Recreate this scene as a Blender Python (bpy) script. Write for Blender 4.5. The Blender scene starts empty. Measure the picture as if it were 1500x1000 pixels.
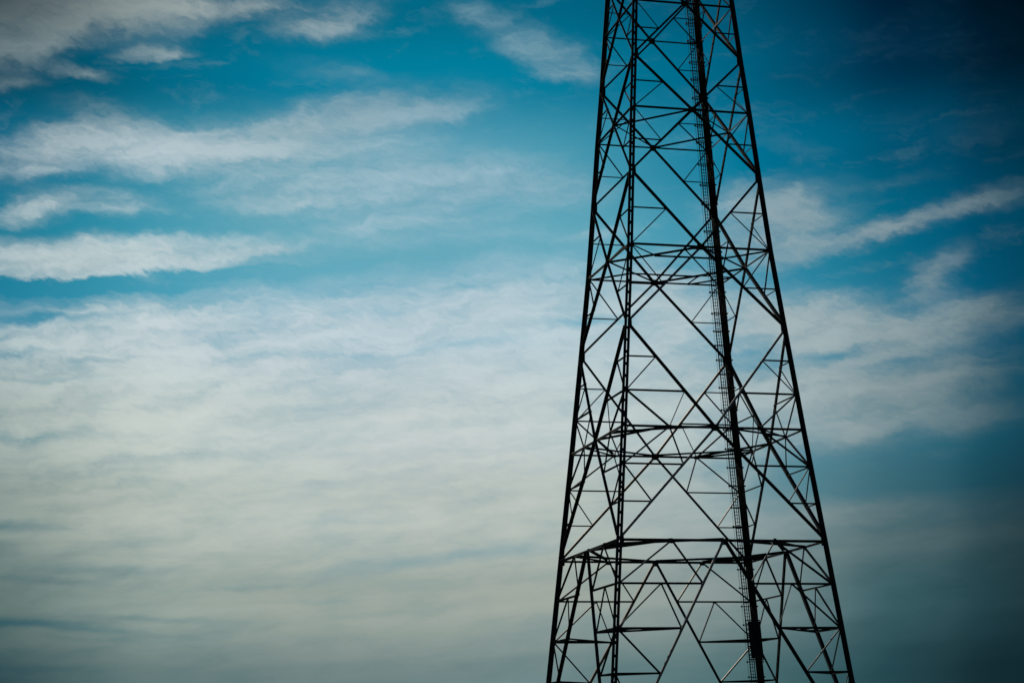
import bpy, bmesh, math, random
from mathutils import Vector, Matrix
random.seed(7)
S = bpy.context.scene
COL = S.collection
R = math.radians

# ------------------------------------------------------------------ camera
CAM_YAW, CAM_PITCH, CAM_ROLL = R(14.101), R(12.341), R(-1.058)
cam_data = bpy.data.cameras.new("camera")
cam_data.sensor_width = 36.0
cam_data.lens = 36.0 * 2737.5 / 1500.0
cam_data.clip_start = 0.5
cam_data.clip_end = 60000
camera = bpy.data.objects.new("camera", cam_data)
COL.objects.link(camera)
fw = Vector((math.sin(CAM_YAW) * math.cos(CAM_PITCH), math.cos(CAM_YAW) * math.cos(CAM_PITCH), math.sin(CAM_PITCH)))
rt = Vector((math.cos(CAM_YAW), -math.sin(CAM_YAW), 0))
up = rt.cross(fw)
r2 = rt * math.cos(CAM_ROLL) + up * math.sin(CAM_ROLL)
u2 = -rt * math.sin(CAM_ROLL) + up * math.cos(CAM_ROLL)
m = Matrix((r2, u2, -fw)).transposed().to_4x4()
m.translation = Vector((-52.73, -150.15, 2.4))
camera.matrix_world = m
S.camera = camera

# ------------------------------------------------------------------ exposure
S.view_settings.view_transform = 'Standard'
S.view_settings.look = 'None'
S.view_settings.exposure = 0.0
S.view_settings.gamma = 1.0

# ------------------------------------------------------------------ sun (behind the tower, up to the left)
SUN_AZ, SUN_EL = -28.0, 37.0
sd = Vector((math.sin(R(SUN_AZ)) * math.cos(R(SUN_EL)), math.cos(R(SUN_AZ)) * math.cos(R(SUN_EL)), math.sin(R(SUN_EL))))
sl = bpy.data.lights.new("sun", 'SUN')
sl.energy = 5.0
sl.angle = R(0.53)
sl.color = (1.0, 0.86, 0.68)
sun = bpy.data.objects.new("sun", sl)
sun.rotation_euler = sd.to_track_quat('Z', 'Y').to_euler()
sun.location = (0, 0, 150)
COL.objects.link(sun)

# ------------------------------------------------------------------ sky: Nishita all round, with a bank of cirrus
# and the colours of the clear air in the northern part of it, elevation 0 to 26 degrees
STRENGTH = 0.05
CLEAR = [
    (22.69, [(-2.01,0.0000,0.0437,0.0802), (2.20,0.0000,0.0887,0.1559), (6.98,0.0000,0.1195,0.2051), (11.85,0.0000,0.1384,0.2346), (16.76,0.0000,0.1195,0.2122), (21.62,0.0000,0.0742,0.1413), (25.31,0.0000,0.0203,0.0497), (28.49,0.0000,0.0080,0.0185), (30.55,0.0000,0.0033,0.0060)]),
    (20.24, [(-1.90,0.0000,0.0595,0.1095), (2.27,0.0000,0.1195,0.2051), (7.00,0.0000,0.1912,0.3140), (11.83,0.0000,0.2122,0.3419), (16.68,0.0000,0.1845,0.3050), (21.50,0.0000,0.1195,0.2159), (25.15,0.0000,0.0437,0.0953), (28.30,0.0000,0.0185,0.0437), (30.36,0.0000,0.0086,0.0194)]),
    (17.77, [(-1.80,0.0030,0.1384,0.2423), (2.33,0.0194,0.2423,0.3564), (7.02,0.0762,0.3278,0.4397), (11.80,0.1022,0.3515,0.4678), (16.61,0.0545,0.3005,0.4179), (21.38,0.0015,0.1845,0.3095), (25.00,0.0000,0.1119,0.2051), (28.12,0.0000,0.0595,0.1195), (30.16,0.0000,0.0307,0.0630)]),
    (15.27, [(-1.70,0.0097,0.2016,0.3050), (2.40,0.0452,0.3005,0.4179), (7.04,0.1119,0.3813,0.4851), (11.77,0.1221,0.3864,0.4969), (16.54,0.1070,0.3763,0.4851), (21.26,0.0168,0.2502,0.3763), (24.85,0.0030,0.1683,0.2747), (27.95,0.0000,0.0953,0.1779), (29.97,0.0000,0.0595,0.1144)]),
    (12.76, [(-1.60,0.0168,0.2232,0.3515), (2.46,0.0612,0.3278,0.4564), (7.06,0.1274,0.4020,0.5457), (11.75,0.1559,0.4287,0.5647), (16.47,0.1413,0.4125,0.5457), (21.15,0.0612,0.3050,0.4452), (24.71,0.0262,0.2159,0.3278), (27.78,0.0048,0.1274,0.2232), (29.78,0.0015,0.0704,0.1329)]),
    (9.83, [(-1.48,0.0612,0.2232,0.2831), (2.53,0.1559,0.3515,0.4125), (7.08,0.2423,0.4287,0.5029), (11.72,0.2623,0.4452,0.5271), (16.39,0.2232,0.4125,0.5029), (21.02,0.1144,0.3050,0.3916), (24.54,0.0612,0.2086,0.2831), (27.58,0.0176,0.1274,0.1878), (29.56,0.0060,0.0685,0.1119)]),
    (7.33, [(-1.38,0.0382,0.1413,0.1812), (2.60,0.1144,0.2623,0.3050), (7.10,0.2051,0.3613,0.4125), (11.70,0.2232,0.3763,0.4397), (16.32,0.2051,0.3613,0.4125), (20.91,0.1274,0.2831,0.3372), (24.40,0.0648,0.1746,0.2159), (27.41,0.0212,0.0931,0.1274), (29.38,0.0080,0.0482,0.0723)]),
    (4.44, [(-1.27,0.0168,0.0908,0.1221), (2.67,0.0802,0.1946,0.2232), (7.13,0.1413,0.2705,0.2961), (11.67,0.1714,0.3050,0.3278), (16.24,0.1559,0.2831,0.3050), (20.78,0.0908,0.2051,0.2232), (24.24,0.0343,0.1070,0.1221), (27.22,0.0130,0.0545,0.0666), (29.17,0.0060,0.0319,0.0409)]),
    (1.99, [(-1.18,0.0130,0.0578,0.0802), (2.72,0.0578,0.1470,0.1620), (7.14,0.0802,0.1812,0.1946), (11.65,0.0976,0.2016,0.2122), (16.18,0.0908,0.1878,0.2016), (20.68,0.0482,0.1274,0.1384), (24.10,0.0168,0.0648,0.0742), (27.06,0.0086,0.0369,0.0452), (29.00,0.0044,0.0203,0.0262)]),
]
CLOUD = [
    (22.69, [(-2.01,0.0452,0.0704,0.0802), (2.20,0.2423,0.2961,0.2961), (6.98,0.3050,0.3763,0.3916), (11.85,0.1878,0.3140,0.3813), (16.76,0.1413,0.2831,0.3613), (21.62,0.0802,0.1714,0.2423), (25.31,0.0212,0.0704,0.1221), (28.49,0.0048,0.0212,0.0452), (30.55,0.0015,0.0070,0.0152)]),
    (20.24, [(-1.90,0.1559,0.2159,0.2346), (2.27,0.2623,0.3515,0.3763), (7.00,0.2623,0.3763,0.4287), (11.83,0.2051,0.3515,0.4287), (16.68,0.2051,0.3419,0.4125), (21.50,0.1144,0.2232,0.2961), (25.15,0.0529,0.1144,0.1714), (28.30,0.0212,0.0578,0.0976), (30.36,0.0080,0.0262,0.0482)]),
    (17.77, [(-1.80,0.3278,0.4287,0.4678), (2.33,0.4452,0.5457,0.5906), (7.02,0.3763,0.5029,0.5583), (11.80,0.3050,0.4678,0.5520), (16.61,0.2623,0.4287,0.5149), (21.38,0.2232,0.3515,0.4125), (25.00,0.1559,0.2623,0.3050), (28.12,0.0802,0.1500,0.1878), (30.16,0.0382,0.0802,0.1144)]),
    (15.27, [(-1.70,0.4287,0.5271,0.5520), (2.40,0.5271,0.6172,0.6308), (7.04,0.4452,0.5647,0.6172), (11.77,0.4125,0.5457,0.6172), (16.54,0.3916,0.5271,0.5972), (21.26,0.3050,0.4125,0.4564), (24.85,0.2623,0.3515,0.3864), (27.95,0.1812,0.2542,0.2874), (29.97,0.0908,0.1559,0.1878)]),
    (12.76, [(-1.60,0.4452,0.5457,0.5647), (2.46,0.5271,0.6172,0.6445), (7.06,0.5271,0.6240,0.6654), (11.75,0.4851,0.5972,0.6514), (16.47,0.4564,0.5776,0.6240), (21.15,0.3916,0.4910,0.5149), (24.71,0.3050,0.3916,0.4179), (27.78,0.1946,0.2705,0.2961), (29.78,0.0802,0.1413,0.1683)]),
    (9.83, [(-1.48,0.3916,0.4621,0.4342), (2.53,0.5333,0.5972,0.5647), (7.08,0.5333,0.6038,0.5906), (11.72,0.5457,0.6105,0.6038), (16.39,0.5210,0.5972,0.5906), (21.02,0.4020,0.4910,0.5029), (24.54,0.2831,0.3613,0.3763), (27.58,0.1559,0.2232,0.2462), (29.56,0.0482,0.1022,0.1274)]),
    (7.33, [(-1.38,0.2831,0.3467,0.3140), (2.60,0.4564,0.5089,0.4564), (7.10,0.4969,0.5520,0.5089), (11.70,0.4969,0.5457,0.5029), (16.32,0.4564,0.5149,0.4793), (20.91,0.3278,0.4020,0.4020), (24.40,0.1812,0.2384,0.2423), (27.41,0.0802,0.1274,0.1384), (29.38,0.0296,0.0612,0.0723)]),
    (4.44, [(-1.27,0.1248,0.1878,0.1746), (2.67,0.2747,0.3419,0.3095), (7.13,0.3278,0.3813,0.3372), (11.67,0.3419,0.3916,0.3467), (16.24,0.3278,0.3763,0.3372), (20.78,0.2232,0.2874,0.2831), (24.24,0.0762,0.1500,0.1651), (27.22,0.0296,0.0802,0.0976), (29.17,0.0152,0.0423,0.0529)]),
    (1.99, [(-1.18,0.0296,0.0742,0.0865), (2.72,0.1144,0.1812,0.1812), (7.14,0.1500,0.2159,0.2159), (11.65,0.1620,0.2346,0.2346), (16.18,0.1413,0.2232,0.2307), (20.68,0.0782,0.1590,0.1683), (24.10,0.0296,0.0865,0.1022), (27.06,0.0116,0.0382,0.0482), (29.00,0.0056,0.0222,0.0307)]),
]
# patches of cirrus: azimuth, elevation, half length, half height, tilt, density, core
PATCHES = [
    (3.28,4.05,3.02,0.15,-3.0,-0.30,0.00),
    (1.70,3.46,2.59,0.15,-2.0,-0.30,0.00),
    (-0.13,5.16,2.38,0.17,-4.0,-0.30,0.00),
    (5.28,4.95,2.81,0.15,2.0,-0.20,0.00),
    (9.18,6.98,4.32,0.25,2.0,-0.18,0.00),
    (10.92,16.55,9.94,2.50,-1.0,0.32,0.00),
    (3.07,13.24,4.97,0.33,2.0,0.35,0.00),
    (4.95,12.81,4.75,0.46,4.0,0.45,0.00),
    (26.88,11.00,3.67,1.14,4.0,0.60,0.00),
    (-0.58,17.58,1.51,0.62,39.0,0.35,0.00),
    (0.37,13.89,4.10,0.31,1.0,-0.85,0.10),
    (5.14,14.42,3.89,0.23,4.0,-0.70,0.00),
    (8.76,14.72,1.94,0.17,7.0,-0.40,0.00),
    (7.03,16.53,3.24,0.50,-1.0,0.30,0.00),
    (14.41,17.14,4.10,0.62,-4.0,0.45,0.00),
    (10.05,15.93,2.59,0.33,3.0,0.22,0.00),
    (16.55,15.53,1.73,0.42,5.0,0.30,0.00),
    (10.91,15.62,4.32,0.37,1.0,0.15,0.00),
    (-0.13,22.11,7.13,1.29,5.0,1.00,0.30),
    (-1.95,20.94,3.24,1.04,11.0,0.90,0.30),
    (8.41,22.04,2.27,0.71,11.0,0.85,0.00),
    (6.54,22.34,2.59,0.62,4.0,0.50,0.00),
    (2.84,20.97,1.30,0.33,5.0,0.75,0.10),
    (0.53,20.24,1.62,0.29,-7.0,0.60,0.00),
    (-1.70,19.77,1.62,0.37,9.0,0.50,0.00),
    (8.75,20.56,2.59,0.42,-5.0,0.25,0.00),
    (14.84,21.42,3.02,0.87,-27.0,0.58,0.00),
    (13.19,22.40,1.51,0.50,-16.0,0.35,0.00),
    (16.14,20.61,1.84,0.67,-15.0,0.50,0.10),
    (-0.18,18.00,4.00,1.00,15.0,0.80,0.00),
    (3.80,18.09,5.40,1.12,1.0,0.97,0.00),
    (1.67,18.85,2.59,0.62,-13.0,0.45,0.00),
    (8.75,18.88,5.62,1.33,11.0,0.90,0.00),
    (11.38,19.35,3.02,0.54,-1.0,0.50,0.00),
    (-0.53,16.27,2.81,0.62,11.0,0.70,0.00),
    (1.95,16.38,1.73,0.54,5.0,0.50,0.00),
    (10.05,17.28,7.13,1.56,1.0,0.50,0.00),
    (11.80,17.79,5.62,0.71,-1.0,0.35,0.00),
    (0.04,14.65,5.83,0.92,2.0,1.00,0.00),
    (4.39,14.94,4.54,0.62,4.0,0.80,0.00),
    (6.51,15.07,1.94,0.25,8.0,0.60,0.00),
    (22.58,15.68,3.24,1.66,9.0,0.85,0.00),
    (26.56,15.48,5.62,0.52,12.0,0.80,0.00),
    (21.77,16.56,2.59,0.62,3.0,0.50,0.00),
    (29.27,15.83,2.38,0.42,4.0,0.40,0.00),
    (23.67,12.52,4.54,1.29,-5.0,1.00,0.20),
    (27.28,13.83,1.62,0.94,34.0,0.65,0.00),
    (28.00,12.46,3.89,0.96,7.0,0.80,0.10),
    (24.17,10.32,6.48,2.18,1.0,0.95,0.05),
    (28.01,9.70,2.81,1.14,-1.0,0.60,0.00),
    (23.12,17.92,1.94,0.29,-7.0,0.22,0.00),
    (29.02,17.95,1.94,0.46,4.0,0.15,0.00),
    (26.77,18.46,1.30,0.21,9.0,0.12,0.00),
    (25.80,16.60,2.59,0.29,7.0,0.20,0.00),
    (26.39,12.83,1.30,0.33,7.0,-0.35,0.00),
    (24.14,11.52,1.08,0.33,4.0,-0.35,0.00),
    (25.87,11.06,1.30,0.37,4.0,-0.30,0.00),
    (-1.01,12.87,2.81,0.31,1.0,-0.45,0.00),
    (-1.17,11.83,1.94,0.29,3.0,-0.40,0.00),
    (-0.34,11.08,3.46,0.19,1.0,-0.30,0.00),
    (-1.07,9.36,2.38,0.21,-1.0,-0.35,0.00),
    (-1.16,6.71,2.81,0.29,-1.0,-0.45,0.00),
    (1.05,5.46,3.67,0.29,1.0,-0.40,0.00),
    (-0.67,3.92,3.24,0.21,-1.0,-0.45,0.00),
    (2.09,3.66,3.02,0.17,-4.0,-0.35,0.00),
    (-0.62,2.62,2.59,0.21,-1.0,-0.40,0.00),
    (11.68,5.71,5.62,0.29,5.0,-0.40,0.00),
    (7.95,4.52,2.59,0.17,1.0,-0.25,0.00),
    (14.19,6.08,2.38,0.42,2.0,-0.20,0.00),
    (28.08,7.87,5.83,1.04,1.0,-0.50,0.00),
    (24.03,7.70,3.24,0.75,1.0,-0.25,0.00),
    (12.60,12.26,3.24,0.29,2.0,-0.35,0.00),
    (16.47,12.92,1.94,0.33,7.0,-0.40,0.00),
    (10.04,13.32,2.38,0.21,5.0,-0.20,0.00),
    (6.42,13.20,1.30,0.37,9.0,-0.20,0.00),
]
VEIL = [(-1.66,14.03), (-1.57,11.97), (16.55,15.59), (16.50,13.71)]

world = bpy.data.worlds.new("World")
S.world = world
world.use_nodes = True
nt = world.node_tree
nt.nodes.clear()
L = nt.links


def node(t, **kw):
    n = nt.nodes.new(t)
    for k, v in kw.items():
        setattr(n, k, v)
    return n


def put(sock, v):
    if hasattr(v, 'is_linked') or isinstance(v, bpy.types.NodeSocket):
        L.new(v, sock)
    else:
        sock.default_value = v


def math_(op, a, b=0.0, c=None, clamp=False):
    n = node('ShaderNodeMath', operation=op, use_clamp=clamp)
    put(n.inputs[0], a)
    put(n.inputs[1], b)
    if c is not None:
        put(n.inputs[2], c)
    return n.outputs[0]


def maprange(v, a, b, c, d, kind='SMOOTHSTEP'):
    n = node('ShaderNodeMapRange', interpolation_type=kind)
    put(n.inputs['Value'], v)
    put(n.inputs['From Min'], a)
    put(n.inputs['From Max'], b)
    put(n.inputs['To Min'], c)
    put(n.inputs['To Max'], d)
    return n.outputs['Result']


def mixcol(f, a, b):
    n = node('ShaderNodeMix', data_type='RGBA')
    put(n.inputs['Factor'], f)
    put(n.inputs[6], a)
    put(n.inputs[7], b)
    return n.outputs[2]


def noise(vec, scale, detail, rough, dist=0.0):
    n = node('ShaderNodeTexNoise', noise_dimensions='3D')
    L.new(vec, n.inputs['Vector'])
    n.inputs['Scale'].default_value = scale
    n.inputs['Detail'].default_value = detail
    n.inputs['Roughness'].default_value = rough
    n.inputs['Distortion'].default_value = dist
    return n


def mapping(vec, loc=(0, 0, 0), rot=0.0, scale=(1, 1, 1), kind='TEXTURE'):
    n = node('ShaderNodeMapping', vector_type=kind)
    L.new(vec, n.inputs['Vector'])
    n.inputs['Location'].default_value = loc
    n.inputs['Rotation'].default_value = (0, 0, rot)
    n.inputs['Scale'].default_value = scale
    return n.outputs[0]


tc = node('ShaderNodeTexCoord')
sep = node('ShaderNodeSeparateXYZ')
L.new(tc.outputs['Generated'], sep.inputs[0])
az = math_('MULTIPLY', math_('ARCTAN2', sep.outputs[0], sep.outputs[1]), 180 / math.pi)
el = math_('MULTIPLY', math_('ARCSINE', sep.outputs[2]), 180 / math.pi)
comb = node('ShaderNodeCombineXYZ')
L.new(az, comb.inputs[0])
L.new(el, comb.inputs[1])
uv = comb.outputs[0]

nish = node('ShaderNodeTexSky', sky_type='NISHITA', sun_disc=False)
nish.sun_elevation = R(SUN_EL)
nish.sun_rotation = R(SUN_AZ)
nish.air_density = 1.0
nish.dust_density = 1.0

# wind-drawn displacement of the cloud outlines
wn1 = noise(mapping(uv, scale=(2.6, 1.5, 1)), 1.0, 5, 0.6)
wn2 = noise(mapping(uv, rot=R(-24), scale=(0.8, 0.34, 1)), 1.0, 4, 0.62)


def centred(n, sx, sy):
    v = node('ShaderNodeVectorMath', operation='SUBTRACT')
    L.new(n.outputs['Color'], v.inputs[0])
    v.inputs[1].default_value = (0.5, 0.5, 0.5)
    w = node('ShaderNodeVectorMath', operation='MULTIPLY')
    L.new(v.outputs[0], w.inputs[0])
    w.inputs[1].default_value = (sx, sy, 0)
    return w.outputs[0]


def vadd(a, b):
    v = node('ShaderNodeVectorMath', operation='ADD')
    L.new(a, v.inputs[0])
    L.new(b, v.inputs[1])
    return v.outputs[0]


calm = maprange(el, 4.0, 12.5, 0.30, 1.0)


def damp(v):
    n = node('ShaderNodeVectorMath', operation='SCALE')
    L.new(v, n.inputs[0])
    L.new(calm, n.inputs['Scale'])
    return n.outputs[0]


uvw = vadd(uv, damp(vadd(centred(wn1, 2.6, 1.1), centred(wn2, 0.75, 0.38))))

sepw = node('ShaderNodeSeparateXYZ')
L.new(uvw, sepw.inputs[0])
acc = None
neg = None
# thick patches first, then the gaps; each one waits for the one before (third coordinate, scaled away),
# which keeps the shader's working memory small
for (a, e, ra, re, ang, dens, core) in sorted(PATCHES, key=lambda p: p[5] < 0):
    cb = node('ShaderNodeCombineXYZ')
    L.new(sepw.outputs[0], cb.inputs[0])
    L.new(sepw.outputs[1], cb.inputs[1])
    last = neg if neg is not None else acc
    if last is not None:
        L.new(last, cb.inputs[2])
    q = mapping(cb.outputs[0], loc=(a, e, 0), rot=R(ang), scale=(ra, re, 1e6))
    ln = node('ShaderNodeVectorMath', operation='LENGTH')
    L.new(q, ln.inputs[0])
    g = maprange(ln.outputs['Value'], core, 1.15, abs(dens), 0.0)
    if dens > 0:
        # screen-add, so overlapping patches saturate softly
        acc = g if acc is None else math_('SUBTRACT', math_('ADD', acc, g), math_('MULTIPLY', acc, g))
    else:
        neg = g if neg is None else math_('ADD', neg, g)

# the low veil: its upper edge climbs from left to right
(x0, y0), (x1, y1), (x2, y2), (x3, y3) = VEIL
k1 = (y2 - y0) / (x2 - x0)
edge = math_('SUBTRACT', sepw.outputs[1], math_('MULTIPLY', math_('SUBTRACT', math_('MINIMUM', sepw.outputs[0], x2), x0), k1))
veil = maprange(edge, y1, y0, 1.0, 0.0)
right = maprange(sepw.outputs[0], 18.5, 24.0, 0.0, 1.0)
veil_r = maprange(sepw.outputs[1], 5.4, 9.0, 1.0, 0.0)
nv = node('ShaderNodeMix', data_type='FLOAT')
put(nv.inputs[0], right)
put(nv.inputs[2], veil)
put(nv.inputs[3], veil_r)
veil = math_('MULTIPLY', nv.outputs[0], 0.92)
acc = math_('SUBTRACT', math_('ADD', acc, veil), math_('MULTIPLY', acc, veil))
acc = math_('SUBTRACT', acc, neg)

# fibres: long streaks, soft lumps and fine hair
f1 = noise(mapping(uvw, rot=R(4), scale=(6.5, 0.70, 1)), 1.0, 7, 0.52, 0.0)
f2 = noise(mapping(uvw, rot=R(10), scale=(2.2, 0.75, 1)), 1.0, 8, 0.58, 0.15)
f3 = noise(mapping(uvw, rot=R(-18), scale=(0.55, 0.17, 1)), 1.0, 5, 0.6, 0.1)
hair = math_('MULTIPLY', f3.outputs[0], math_('MULTIPLY', calm, 0.18))
fib = math_('ADD', math_('MULTIPLY', f1.outputs[0], 0.44), math_('ADD', math_('MULTIPLY', f2.outputs[0], 0.40), hair))
fib = math_('ADD', fib, math_('MULTIPLY', math_('SUBTRACT', 1.0, calm), 0.08))
# the fibres thin the patches out and thicken them, most of all at their edges; everything fades softly
lowcalm = maprange(el, 6.0, 13.0, 0.72, 1.0)
dev = math_('MULTIPLY', math_('SUBTRACT', fib, 0.51), lowcalm)
gain = math_('ADD', 1.0, math_('MULTIPLY', dev, 3.0))
edgy = math_('MULTIPLY', math_('MULTIPLY', acc, math_('SUBTRACT', 1.0, acc)), 4.0, clamp=True)
push = math_('MULTIPLY', dev, math_('MULTIPLY', edgy, 0.8))
cover = maprange(math_('ADD', math_('MULTIPLY', acc, gain), push), -0.06, 1.14, 0.0, 1.0)
cover = math_('SUBTRACT', cover, 0.006, clamp=True)
# thin wisps in the clear part
wisp = maprange(fib, 0.50, 0.75, 0.0, 0.30)
cover = math_('MAXIMUM', cover, wisp)


def field(table):
    lo, hi = -4.0, 33.0
    fac = math_('DIVIDE', math_('SUBTRACT', az, lo), hi - lo, clamp=True)
    cur = None
    prev = None
    for e, cols in table:
        rp = node('ShaderNodeValToRGB')
        rp.color_ramp.interpolation = 'CARDINAL'
        els = rp.color_ramp.elements
        while len(els) < len(cols):
            els.new(0.5)
        for i, (a, r_, g_, b_) in enumerate(cols):
            els[i].position = (a - lo) / (hi - lo)
        for i, (a, r_, g_, b_) in enumerate(cols):
            els[i].color = (r_, g_, b_, 1)
        L.new(fac, rp.inputs[0])
        if cur is None:
            cur = rp.outputs[0]
        else:
            cur = mixcol(maprange(el, prev, e, 0.0, 1.0, 'SMOOTHSTEP'), cur, rp.outputs[0])
        prev = e
    return cur


clear = field(CLEAR)
cloud = field(CLOUD)
here = mixcol(cover, clear, cloud)
lum = math_('ADD', 1.0, math_('MULTIPLY', dev, math_('MULTIPLY', cover, 0.6)))
lit = node('ShaderNodeVectorMath', operation='SCALE')
L.new(here, lit.inputs[0])
L.new(lum, lit.inputs['Scale'])
here = lit.outputs[0]
sc = node('ShaderNodeVectorMath', operation='SCALE')
L.new(here, sc.inputs[0])
sc.inputs['Scale'].default_value = 1.0 / STRENGTH
win = math_('MULTIPLY', maprange(az, -62, -44, 0.0, 1.0), maprange(az, 48, 66, 1.0, 0.0))
win = math_('MULTIPLY', win, math_('MULTIPLY', maprange(el, -3, 0.5, 0.0, 1.0), maprange(el, 26, 46, 1.0, 0.0)))
total = mixcol(win, nish.outputs[0], sc.outputs[0])
bg = node('ShaderNodeBackground')
L.new(total, bg.inputs['Color'])
bg.inputs['Strength'].default_value = STRENGTH
wo = node('ShaderNodeOutputWorld')
L.new(bg.outputs[0], wo.inputs['Surface'])


# ------------------------------------------------------------------ materials
def steel(name, base, rough, spec=0.5):
    mt = bpy.data.materials.new(name)
    mt.use_nodes = True
    t = mt.node_tree
    b = t.nodes['Principled BSDF']
    tcn = t.nodes.new('ShaderNodeTexCoord')
    nz = t.nodes.new('ShaderNodeTexNoise')
    nz.inputs['Scale'].default_value = 2.3
    nz.inputs['Detail'].default_value = 7
    nz.inputs['Roughness'].default_value = 0.65
    t.links.new(tcn.outputs['Object'], nz.inputs['Vector'])
    rp = t.nodes.new('ShaderNodeValToRGB')
    rp.color_ramp.elements[0].position = 0.32
    rp.color_ramp.elements[0].color = tuple(c * 0.7 for c in base) + (1,)
    rp.color_ramp.elements[1].position = 0.70
    rp.color_ramp.elements[1].color = tuple(c * 1.35 for c in base) + (1,)
    t.links.new(nz.outputs[0], rp.inputs[0])
    t.links.new(rp.outputs[0], b.inputs['Base Color'])
    mr = t.nodes.new('ShaderNodeMapRange')
    mr.inputs['To Min'].default_value = rough - 0.08
    mr.inputs['To Max'].default_value = rough + 0.12
    t.links.new(nz.outputs[0], mr.inputs['Value'])
    t.links.new(mr.outputs[0], b.inputs['Roughness'])
    b.inputs['Specular IOR Level'].default_value = spec
    return mt


STEEL = steel('weathered_steel', (0.0065, 0.0085, 0.011), 0.55, 0.03)
GLINT = steel('glint_steel', (0.014, 0.014, 0.014), 0.33, 0.5)  # same steel made lighter and glossier to imitate sun glints on some braces
SUNLIT = steel('sunlit_steel', (0.20, 0.19, 0.17), 0.50)  # sunlight put into the base colour, for two left-face struts
SUNLIT_DIM = steel('dim_sunlit_steel', (0.022, 0.022, 0.021), 0.45, 0.2)  # weaker sunlight put into the base colour, for some right-face members
CABLE = steel('black_cable_jacket', (0.007, 0.008, 0.010), 0.65, 0.03)

gm = bpy.data.materials.new('meadow')
gm.use_nodes = True
t = gm.node_tree
b = t.nodes['Principled BSDF']
b.inputs['Roughness'].default_value = 0.95
tcn = t.nodes.new('ShaderNodeTexCoord')
nz = t.nodes.new('ShaderNodeTexNoise')
nz.inputs['Scale'].default_value = 0.05
nz.inputs['Detail'].default_value = 10
t.links.new(tcn.outputs['Object'], nz.inputs['Vector'])
rp = t.nodes.new('ShaderNodeValToRGB')
rp.color_ramp.elements[0].color = (0.020, 0.032, 0.012, 1)
rp.color_ramp.elements[1].color = (0.055, 0.060, 0.025, 1)
t.links.new(nz.outputs[0], rp.inputs[0])
t.links.new(rp.outputs[0], b.inputs['Base Color'])

# ------------------------------------------------------------------ ground
bm = bmesh.new()
c = bm.verts.new((0, 0, 0))
ring = None
for rad in (60, 200, 700, 2500, 9000, 25000):
    new = [bm.verts.new((rad * math.cos(i * math.tau / 48), rad * math.sin(i * math.tau / 48), 0)) for i in range(48)]
    for i in range(48):
        j = (i + 1) % 48
        if ring is None:
            bm.faces.new((c, new[i], new[j]))
        else:
            bm.faces.new((ring[i], new[i], new[j], ring[j]))
    ring = new
me = bpy.data.meshes.new('ground')
bm.to_mesh(me)
bm.free()
me.materials.append(gm)
ground = bpy.data.objects.new('ground', me)
ground['kind'] = 'structure'
COL.objects.link(ground)

# ------------------------------------------------------------------ tower: profile
LEVELS = [(0.0, 10.66), (8.08, 9.823), (11.57, 9.466), (15.10, 9.106), (18.56, 8.75), (27.90, 7.784), (36.63, 6.926),
          (43.60, 6.252), (50.16, 5.741), (56.09, 5.301), (61.01, 4.890), (66.17, 4.514), (70.90, 4.165), (75.6, 3.82), (80.0, 3.50)]
Z = dict(M3=8.08, M2=11.57, M1=15.10, H4=18.56, X3=27.90, N3=36.63, X2=43.60, N2=50.16, X1=56.09, N1=61.01, X0=66.17,
         N0=70.90, XA=75.6, NA=80.0, M4=4.4, FOOT=0.32)


def W(z):
    for (a, wa), (b_, wb) in zip(LEVELS, LEVELS[1:]):
        if z <= b_:
            return wa + (wb - wa) * (z - a) / (b_ - a)
    return LEVELS[-1][1]


#        outward normal        tangent
FACES = [(Vector((0, -1, 0)), Vector((1, 0, 0))), (Vector((1, 0, 0)), Vector((0, 1, 0))),
         (Vector((0, 1, 0)), Vector((-1, 0, 0))), (Vector((-1, 0, 0)), Vector((0, -1, 0)))]
FRONT, RIGHT, BACK, LEFT = 0, 1, 2, 3
UP = Vector((0, 0, 1))


def P(f, x, z):
    n, e = FACES[f]
    v = n * W(z) + e * x
    v.z = z
    return v


def fnormal(f):
    n, e = FACES[f]
    v = n + UP * 0.1
    return v.normalized()


# ------------------------------------------------------------------ mesh helpers
tower = bpy.data.objects.new('transmission_tower', None)
tower['label'] = 'tall dark steel lattice tower with a caged ladder up one leg, under cirrus sky'
tower['category'] = 'lattice tower'
tower.location = (0, 0, 0)
COL.objects.link(tower)


def obj(name, bm, mat=None, parent=None, smooth=False):
    bmesh.ops.recalc_face_normals(bm, faces=bm.faces)
    me = bpy.data.meshes.new(name)
    bm.to_mesh(me)
    bm.free()
    me.materials.append(mat or STEEL)
    if smooth:
        for p in me.polygons:
            p.use_smooth = True
    o = bpy.data.objects.new(name, me)
    COL.objects.link(o)
    o.parent = parent or tower
    return o


def prism(bm, prof, p, q, ax, ay):
    """sweep a 2D profile (a along ax, b along ay) from p to q"""
    r0 = [bm.verts.new(p + ax * a + ay * b_) for a, b_ in prof]
    r1 = [bm.verts.new(q + ax * a + ay * b_) for a, b_ in prof]
    n = len(prof)
    for i in range(n):
        j = (i + 1) % n
        bm.faces.new((r0[i], r0[j], r1[j], r1[i]))
    bm.faces.new(r0[::-1])
    bm.faces.new(r1)


def angle_profile(l, t):
    return [(0, 0), (l, 0), (l, t), (t, t), (t, l), (0, l)]


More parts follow.
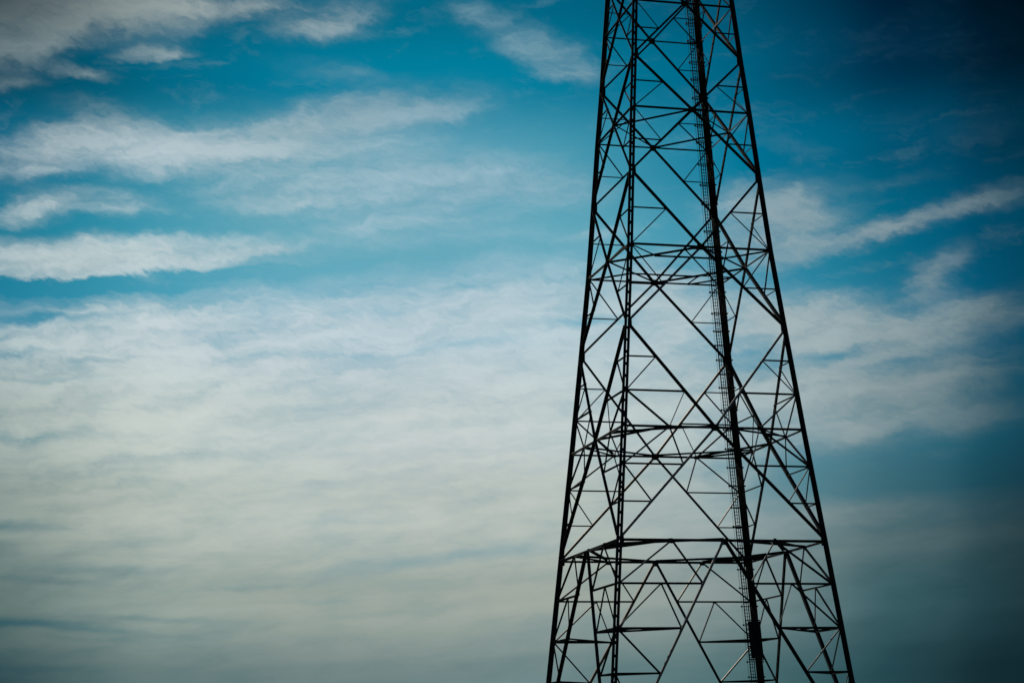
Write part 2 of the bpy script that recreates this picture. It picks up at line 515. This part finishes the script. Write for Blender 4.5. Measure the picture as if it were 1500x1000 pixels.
def add_angle(bm, p, q, l, n, side=1, off=0.0, t=None):
    """steel angle from p to q; one flange in the plane whose normal is n, the other standing out along n.
    side=+1: heel on the upper edge of the member"""
    d = (q - p).normalized()
    nn = (n - d * n.dot(d)).normalized()
    e = nn.cross(d)
    if e.z < -1e-4 or (abs(e.z) <= 1e-4 and e.x < 0):
        e = -e
    e = e * side
    t = t or max(0.012, l * 0.1)
    base = nn * off + e * (l / 2)
    prism(bm, angle_profile(l, t), p + base, q + base, -e, nn)


def member(kind, p, q, l, n, side=1, off=0.0, mat=None, trim=0.0):
    # members of the front and rear faces that climb to the right have sun glints put in as lighter, glossier steel low on the tower
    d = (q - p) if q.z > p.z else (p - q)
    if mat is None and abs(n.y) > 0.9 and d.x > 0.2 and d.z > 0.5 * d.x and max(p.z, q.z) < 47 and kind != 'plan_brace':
        mat = GLINT
    if trim:
        d = (q - p).normalized()
        p = p + d * trim
        q = q - d * trim
    bm = bmesh.new()
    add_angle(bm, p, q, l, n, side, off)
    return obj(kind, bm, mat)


def plate(kind, c, ax, ay, sx, sy, th, parent=None, mat=None, clip=0.25):
    """thin steel plate with clipped corners, centre c, half sizes sx, sy, with bolt heads"""
    n = ax.cross(ay).normalized()
    bm = bmesh.new()
    k = min(sx, sy) * clip
    prof = [(-sx + k, -sy), (sx - k, -sy), (sx, -sy + k), (sx, sy - k), (sx - k, sy), (-sx + k, sy), (-sx, sy - k), (-sx, -sy + k)]
    prism(bm, prof, c - n * th / 2, c + n * th / 2, ax, ay)
    for a in (-0.5, 0.5):
        for b_ in (-0.5, 0.5):
            hexa = [(a * sx + 0.03 * math.cos(i * math.pi / 3), b_ * sy + 0.03 * math.sin(i * math.pi / 3)) for i in range(6)]
            prism(bm, hexa, c - n * (th / 2 + 0.03), c - n * (th / 2 - 0.002), ax, ay)
    return obj(kind, bm, mat, parent)


def tube(bm, p, q, r, seg=8):
    d = (q - p).normalized()
    a = d.cross(UP)
    if a.length < 1e-3:
        a = d.cross(Vector((1, 0, 0)))
    a.normalize()
    b_ = d.cross(a)
    prof = [(r * math.cos(i * math.tau / seg), r * math.sin(i * math.tau / seg)) for i in range(seg)]
    prism(bm, prof, p, q, a, b_)


def bar(bm, p, q, w, h, n):
    d = (q - p).normalized()
    e = n.cross(d).normalized()
    nn = d.cross(e).normalized()
    prism(bm, [(-w / 2, -h / 2), (w / 2, -h / 2), (w / 2, h / 2), (-w / 2, h / 2)], p, q, e, nn)


# ------------------------------------------------------------------ legs: two angles set star-wise, battened together
CORNER = {'A': (-1, 1), 'B': (-1, -1), 'C': (1, 1), 'D': (1, -1)}
LEG_L, LEG_G = 0.232, 0.038


def legpt(k, z):
    sx, sy = CORNER[k]
    return Vector((sx * W(z), sy * W(z), z))


def add_leg_run(bm, k, zs):
    sx, sy = CORNER[k]
    ty = -sx * sy            # the two angles sit in the quadrants along the tangent of the corner
    for s in (1, -1):
        ax = Vector((1, 0, 0)) * s
        ay = Vector((0, -1, 0)) * s * (1 if sx * sy > 0 else -1)
        prof = [(LEG_G / 2 + a, LEG_G / 2 + b_) for a, b_ in angle_profile(LEG_L, 0.024)]
        rings = []
        for z in zs:
            c0 = legpt(k, z)
            rings.append([bm.verts.new(c0 + ax * a + ay * b_) for a, b_ in prof])
        for r0, r1 in zip(rings, rings[1:]):
            for i in range(6):
                j = (i + 1) % 6
                bm.faces.new((r0[i], r0[j], r1[j], r1[i]))
        bm.faces.new(rings[0][::-1])
        bm.faces.new(rings[-1])


def add_batten(bm, k, z, hgt=0.25):
    c0 = legpt(k, z)
    sx, sy = CORNER[k]
    d = Vector((1, 0, 0))
    bar(bm, c0 - d * 0.09, c0 + d * 0.09, hgt, 0.05, Vector((0, 1, 0)))


ZS = [z for z, _ in LEVELS]
BATT = [1.2 + 1.03 * i for i in range(76)]
for k in 'ABCD':
    bm = bmesh.new()
    add_leg_run(bm, k, ZS)
    if k != 'B':
        for z in BATT:
            add_batten(bm, k, z)
    lg = obj('leg', bm)
    if k == 'C':
        lg['label'] = 'leg carrying the ladder and the cables'
    if k == 'B':
        for z in BATT:
            bm = bmesh.new()
            add_batten(bm, k, z, 0.26 + random.uniform(-.03, .04))
            obj('batten_plate', bm, None, lg)
# concrete footing under each leg
for k in 'ABCD':
    bm = bmesh.new()
    c0 = legpt(k, 0.0)
    prism(bm, [(-0.8, -0.8), (0.8, -0.8), (0.8, 0.8), (-0.8, 0.8)], Vector((c0.x, c0.y, -0.6)), Vector((c0.x, c0.y, 0.18)), Vector((1, 0, 0)), Vector((0, 1, 0)))
    cm = bpy.data.materials.get('concrete') or steel('concrete', (0.30, 0.29, 0.27), 0.85)
    cm.name = 'concrete'
    obj('concrete_footing', bm, cm)

# ------------------------------------------------------------------ bracing of the four faces
XP = [  # upper node, crossing, lower node, brace size, ring size, redundant size
    ('NA', 'XA', 'N0', 0.15, 0.12, 0.08),
    ('N0', 'X0', 'N1', 0.165, 0.135, 0.09),
    ('N1', 'X1', 'N2', 0.18, 0.145, 0.095),
    ('N2', 'X2', 'N3', 0.20, 0.155, 0.10),
    ('N3', 'X3', 'H4', 0.21, 0.165, 0.105),
]


def lerp(a, b_, t):
    return a + (b_ - a) * t


INSET = 0.16
for f in range(4):
    nrm = fnormal(f)
    nh, eh = FACES[f]
    for (nu, xc, nl, LB, LR, LQ) in XP:
        zu, zx, zl = Z[nu], Z[xc], Z[nl]
        c0 = P(f, 0, zx)
        for s in (-1, 1):
            uo = 0.0 if s > 0 else 0.03
            pu = P(f, s * (W(zu) - INSET), zu - 0.25)
            pl = P(f, s * (W(zl) - INSET), zl + 0.25)
            hs = -1 if f == BACK and xc in ('XA', 'X0', 'X1', 'X2') else 1
            lb = LB * (1.25 if f in (LEFT, RIGHT) else 1.0)
            member('diagonal_brace', pu, c0, lb, nrm, hs, uo)
            member('diagonal_brace', c0, pl, lb, nrm, hs, 0.03 - uo)
        wr = W(zx) - 0.12
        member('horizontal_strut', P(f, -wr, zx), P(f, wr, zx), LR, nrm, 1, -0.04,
               SUNLIT if f == LEFT and xc in ('X2', 'X3') else SUNLIT_DIM if f == RIGHT and xc in ('X0', 'X1') else None)
        plate('gusset_plate', c0 + nrm * 0.045, eh, nrm.cross(eh).normalized(), 0.33 if xc in ('X2', 'X3') else 0.29, 0.29, 0.016)
        if xc == 'XA':
            continue
        for s in (-1, 1):
            leg = lambda z: P(f, s * (W(z) - 0.1), z)
            if xc != 'X3':
                for (zn, up_) in ((zu, True), (zl, False)):
                    pn = P(f, s * W(zn), zn)
                    mid = lerp(pn, c0, 0.5)
                    member('redundant_strut', mid, leg(mid.z), LQ, nrm, 1, -0.05)
                    member('redundant_brace', mid, leg(zx), LQ, nrm, -1, -0.06)
            else:
                pn = P(f, s * W(zu), zu)
                t1, t2 = lerp(pn, c0, 0.325), lerp(pn, c0, 0.655)
                fq = P(f, s * W(zx) * 0.5, zx)
                member('redundant_strut', t1, leg(t1.z), 0.11, nrm, 1, -0.05)
                member('redundant_strut', t2, leg(t2.z), 0.135, nrm, 1, -0.05)
                member('redundant_brace', t1, leg(t2.z), LQ, nrm, -1, -0.06)
                member('redundant_brace', leg(t2.z), fq, 0.145, nrm, 1, -0.06)
                member('redundant_brace', t2, fq, 0.085, nrm, 1, -0.07, SUNLIT_DIM if f == RIGHT else None)
                pl = P(f, s * W(zl), zl)
                t3, t4 = lerp(c0, pl, 0.335), lerp(c0, pl, 0.665)
                member('redundant_strut', t3, leg(t3.z), 0.125, nrm, 1, -0.05)
                member('redundant_strut', t4, leg(t4.z), 0.11, nrm, 1, -0.05)
                member('redundant_brace', fq, leg(t3.z), 0.135, nrm, 1, -0.06)
                member('redundant_brace', fq, t3, 0.105, nrm, 1, -0.07)
                member('redundant_brace', leg(t3.z), t4, LQ, nrm, 1, -0.06)
                plate('gusset_plate', fq + nrm * 0.02, eh, nrm.cross(eh).normalized(), 0.22, 0.15, 0.016)
    # node plates where the crossings reach the legs
    for nm in ('N0', 'N1', 'N2', 'N3', 'H4'):
        z = Z[nm]
        for s in (-1, 1):
            plate('gusset_plate', P(f, s * (W(z) - 0.20), z) + nrm * 0.05, eh, nrm.cross(eh).normalized(), 0.17, 0.36, 0.016)
    # belt below the crossings
    zh = Z['H4']
    wr = W(zh) - 0.12
    member('horizontal_strut', P(f, -wr, zh), P(f, wr, zh), 0.19, nrm, 1, -0.04)
    plate('gusset_plate', P(f, 0, zh - 0.12) + nrm * 0.045, eh, nrm.cross(eh).normalized(), 0.28, 0.24, 0.016)
    zf = Z['FOOT']
    for s in (-1, 1):
        apex = P(f, s * 0.10, zh - 0.1)
        foot = P(f, s * (W(zf) - 0.16), zf)
        LK = 0.23 * (1.2 if f in (LEFT, RIGHT) else 1.0)
        member('portal_brace', apex, foot, LK, nrm, 1, 0.0 if s > 0 else 0.03)
        K = lambda z: lerp(P(f, 0, zh), P(f, s * W(zf), zf), (zh - z) / (zh - zf))
        leg = lambda z: P(f, s * (W(z) - 0.1), z)
        fq = P(f, s * W(zh) * 0.5, zh)
        plate('gusset_plate', fq + nrm * 0.02 - UP * 0.1, eh, nrm.cross(eh).normalized(), 0.22, 0.16, 0.016)
        z1, z2, z3, z4 = Z['M1'], Z['M2'], Z['M3'], Z['M4']
        member('portal_strut', K(z1), leg(z1), 0.15, nrm, 1, -0.05)
        member('portal_strut', K(z2), leg(z2), 0.16, nrm, 1, -0.05)
        member('portal_strut', K(z3), leg(z3), 0.14, nrm, 1, -0.05)
        member('portal_strut', K(z4), leg(z4), 0.10, nrm, 1, -0.05)
        member('knee_brace', fq, leg(z1), 0.145, nrm, 1, -0.06)
        member('knee_brace', fq, K(z1), 0.13, nrm, 1, -0.06)
        m1 = lerp(K(z1), leg(z1), 0.5)
        plate('gusset_plate', m1 - UP * 0.05 + nrm * 0.02, eh, nrm.cross(eh).normalized(), 0.13, 0.10, 0.014)
        member('knee_brace', m1, leg(z2), 0.12, nrm, 1, -0.07)
        member('knee_brace', m1, K(z2), 0.105, nrm, 1, -0.07)
        member('knee_brace', leg(z2), K(z3), 0.13, nrm, 1, -0.07)
        member('knee_brace', leg(z3), K(z4), 0.10, nrm, 1, -0.07)

# ------------------------------------------------------------------ bracing in plan
PN = Vector((0, 0, -1))


def plan(p, q, l, dz=0.0, side=1):
    p = Vector((p.x, p.y, p.z + dz))
    q = Vector((q.x, q.y, q.z + dz))
    return member('plan_brace', p, q, l, PN, side, 0.0)


for f in range(4):
    g = (f + 1) % 4                        # next face round; they share the corner at +x of f
    for zk, l in (('X1', 0.13), ('X2', 0.16)):
        z = Z[zk]
        a, b_ = P(f, 0, z), P(g, 0, z)
        plan(a, b_, l, 0.08)
    # second level: hip members from the corner to the middle of each side of the diamond
    z = Z['X2']
    a, b_ = P(f, 0, z), P(g, 0, z)
    mid = lerp(a, b_, 0.5)
    if f != RIGHT:
        plan(P(f, W(z), z), mid, 0.125, 0.02)
    else:                                   # corner of the ladder: framed opening instead
        p1 = P(g, -W(z) * 0.5, z)
        q1 = P(f, W(z) * 0.5, z)
        plan(p1, q1, 0.12, 0.02)
        plan(mid, p1, 0.09, 0.03)
        plan(mid, q1, 0.09, 0.03)
    for zk, l in (('X3', 0.165), ('H4', 0.20)):
        z = Z[zk]
        h = W(z) * 0.5
        fa, fb = P(f, h, z), P(g, -h, z)    # quarter points either side of the shared corner
        ca, cb = P(f, 0, z), P(g, 0, z)
        plan(fa, fb, l * 0.85, 0.06)
        plan(ca, fb, l, 0.16)
        plan(cb, fa, l, 0.22, -1)
        plan(lerp(fa, ca, 0.04), lerp(P(f, -h, z), ca, 0.04), l, 0.10, -1)
    for zk, l in (('M2', 0.14), ('M3', 0.12)):
        z = Z[zk]
        zf, zh = Z['FOOT'], Z['H4']
        t = (zh - z) / (zh - zf)
        ka = lerp(P(f, 0, zh), P(f, W(zf), zf), t)
        kb = lerp(P(g, 0, zh), P(g, -W(zf), zf), t)
        plan(ka, kb, l, 0.06)
        if zk == 'M2':
            cn = P(f, W(z), z)
            plan(lerp(ka, cn, 0.5), lerp(kb, cn, 0.5), l, 0.10)
            plan(lerp(ka, cn, 0.5), lerp(ka, kb, 0.5), l * 0.8, 0.03)
            plan(lerp(kb, cn, 0.5), lerp(ka, kb, 0.5), l * 0.8, 0.02)
# chords that join the middles of the diamond's sides at the second crossing level
z = Z['X2']
dm = [lerp(P(f, 0, z), P((f + 1) % 4, 0, z), 0.5) for f in range(4)]   # front-right, right-back, back-left, left-front
plan(dm[3], dm[0], 0.17, -0.02)
plan(dm[2], dm[1], 0.15, -0.02)

# ------------------------------------------------------------------ ladder, cage and cables on the rear right leg
LAD_TOP, LAD_BOT = 79.0, 1.2


def LC(z, x, y):
    v = legpt('C', z)
    return Vector((v.x + x, v.y + y, z))


RUN = [LAD_BOT] + [z for z in ZS if LAD_BOT < z < LAD_TOP] + [LAD_TOP]
LX = (-0.84, -0.63, -0.42)
LY = -0.10
bm = bmesh.new()
for x, w_ in ((LX[0], 0.075), (LX[2], 0.075)):
    for a, b_ in zip(RUN, RUN[1:]):
        bar(bm, LC(a, x, LY), LC(b_, x, LY), w_, 0.06, Vector((0, 1, 0)))
ladder = obj('ladder', bm)
bm = bmesh.new()
for a, b_ in zip(RUN, RUN[1:]):
    bar(bm, LC(a, LX[1], LY - 0.05), LC(b_, LX[1], LY - 0.05), 0.05, 0.04, Vector((0, 1, 0)))
obj('fall_arrest_rail', bm, None, ladder)
zr = 5.0
rest = bmesh.new()
count = 0
zr = LAD_BOT + 0.3
while zr < LAD_TOP:
    seen = 7.4 < zr
    tgt = rest
    if seen and count < 100:
        tgt = bmesh.new()
    tube(tgt, LC(zr, LX[0], LY), LC(zr, LX[2], LY), 0.028, 6)
    if tgt is not rest:
        obj('rung', tgt, None, ladder)
        count += 1
    zr += 0.30
ro = obj('rung', rest, None, ladder)
ro['kind'] = 'stuff'

HOOPS = [z + 2.4 for z in (1.0, 2.7, 4.4, 6.07, 7.4, 10.65, 12.29, 13.92, 15.56, 17.47, 19.39, 21.07, 22.99, 24.65, 26.32, 28.04, 29.83, 31.85,
                           33.08, 34.35, 35.68, 36.97, 38.59, 40.53, 42.34, 44.25, 46.14, 48.68, 50.47, 52.39, 54.44, 56.05,
                           58.61, 60.37, 61.98, 64.01, 65.7, 67.39, 69.2, 71.0, 72.8, 74.5)]
for z in HOOPS:
    pts = [(0.40, 0.30), (-0.70, 0.34), (-0.90, 0.26), (-1.02, 0.10), (-1.06, -0.06), (-1.02, -0.22), (-0.90, -0.36), (-0.70, -0.42), (0.36, -0.30)]
    bm = bmesh.new()
    for (xa, ya), (xb, yb) in zip(pts, pts[1:]):
        d = (Vector((xb - xa, yb - ya, 0))).normalized() * 0.01
        bar(bm, LC(z, xa, ya) - d, LC(z, xb, yb) + d, 0.02, 0.11, Vector((-d.y, d.x, 0)).normalized())
    # bracket from the ladder to the leg
    bar(bm, LC(z, -0.90, LY + 0.05), LC(z, 0.36, LY + 0.05), 0.06, 0.03, Vector((0, 1, 0)))
    bar(bm, LC(z, -1.12, -0.05), LC(z, -0.97, -0.05), 0.12, 0.14, Vector((0, 0, 1)))
    bar(bm, LC(z, 0.28, -0.30), LC(z, 0.42, -0.30), 0.12, 0.12, Vector((0, 0, 1)))
    obj('cage_hoop', bm, None, ladder)
for (x, y) in ((-1.05, -0.06), (-0.88, -0.37), (-0.88, 0.27)):
    bm = bmesh.new()
    for a, b_ in zip(RUN, RUN[1:]):
        bar(bm, LC(a, x, y), LC(b_, x, y), 0.012, 0.010, Vector((0.7, -0.7, 0)))
    obj('cage_strap', bm, None, ladder)
# hinged guard that shuts the foot of the ladder
bm = bmesh.new()
ga, gb = 10.0, 13.45
for (x, wd) in ((-0.97, 0.12), (-0.74, 0.05), (0.36, 0.08)):
    bar(bm, LC(ga, x, -0.46), LC(gb, x, -0.46), wd, 0.04, Vector((0, 1, 0)))
dr = 0.03
prism(bm, [(-0.56, -dr), (0.56, -dr), (0.56, 0), (-0.56, 0)], LC(ga + 0.1, -0.18, -0.44), LC(gb - 0.1, -0.18, -0.44), Vector((1, 0, 0)), Vector((0, 1, 0)))
zz = ga
while zz < gb + 0.01:
    bar(bm, LC(zz, -1.0, -0.48), LC(zz, 0.40, -0.48), 0.10, 0.03, Vector((0, 1, 0)))
    zz += 0.3833
guard = obj('ladder_guard', bm)

# feeder cables clipped to the leg
for i in range(9):
    x = -0.30 + i * 0.074
    y = -0.27 + 0.015 * (i % 2)
    bm = bmesh.new()
    for a, b_ in zip(RUN, RUN[1:]):
        if a > 74:
            break
        tube(bm, LC(a, x, y), LC(b_, x, y), 0.036 + 0.003 * (i % 3), 8)
    obj('feeder_cable', bm, CABLE, None, True)
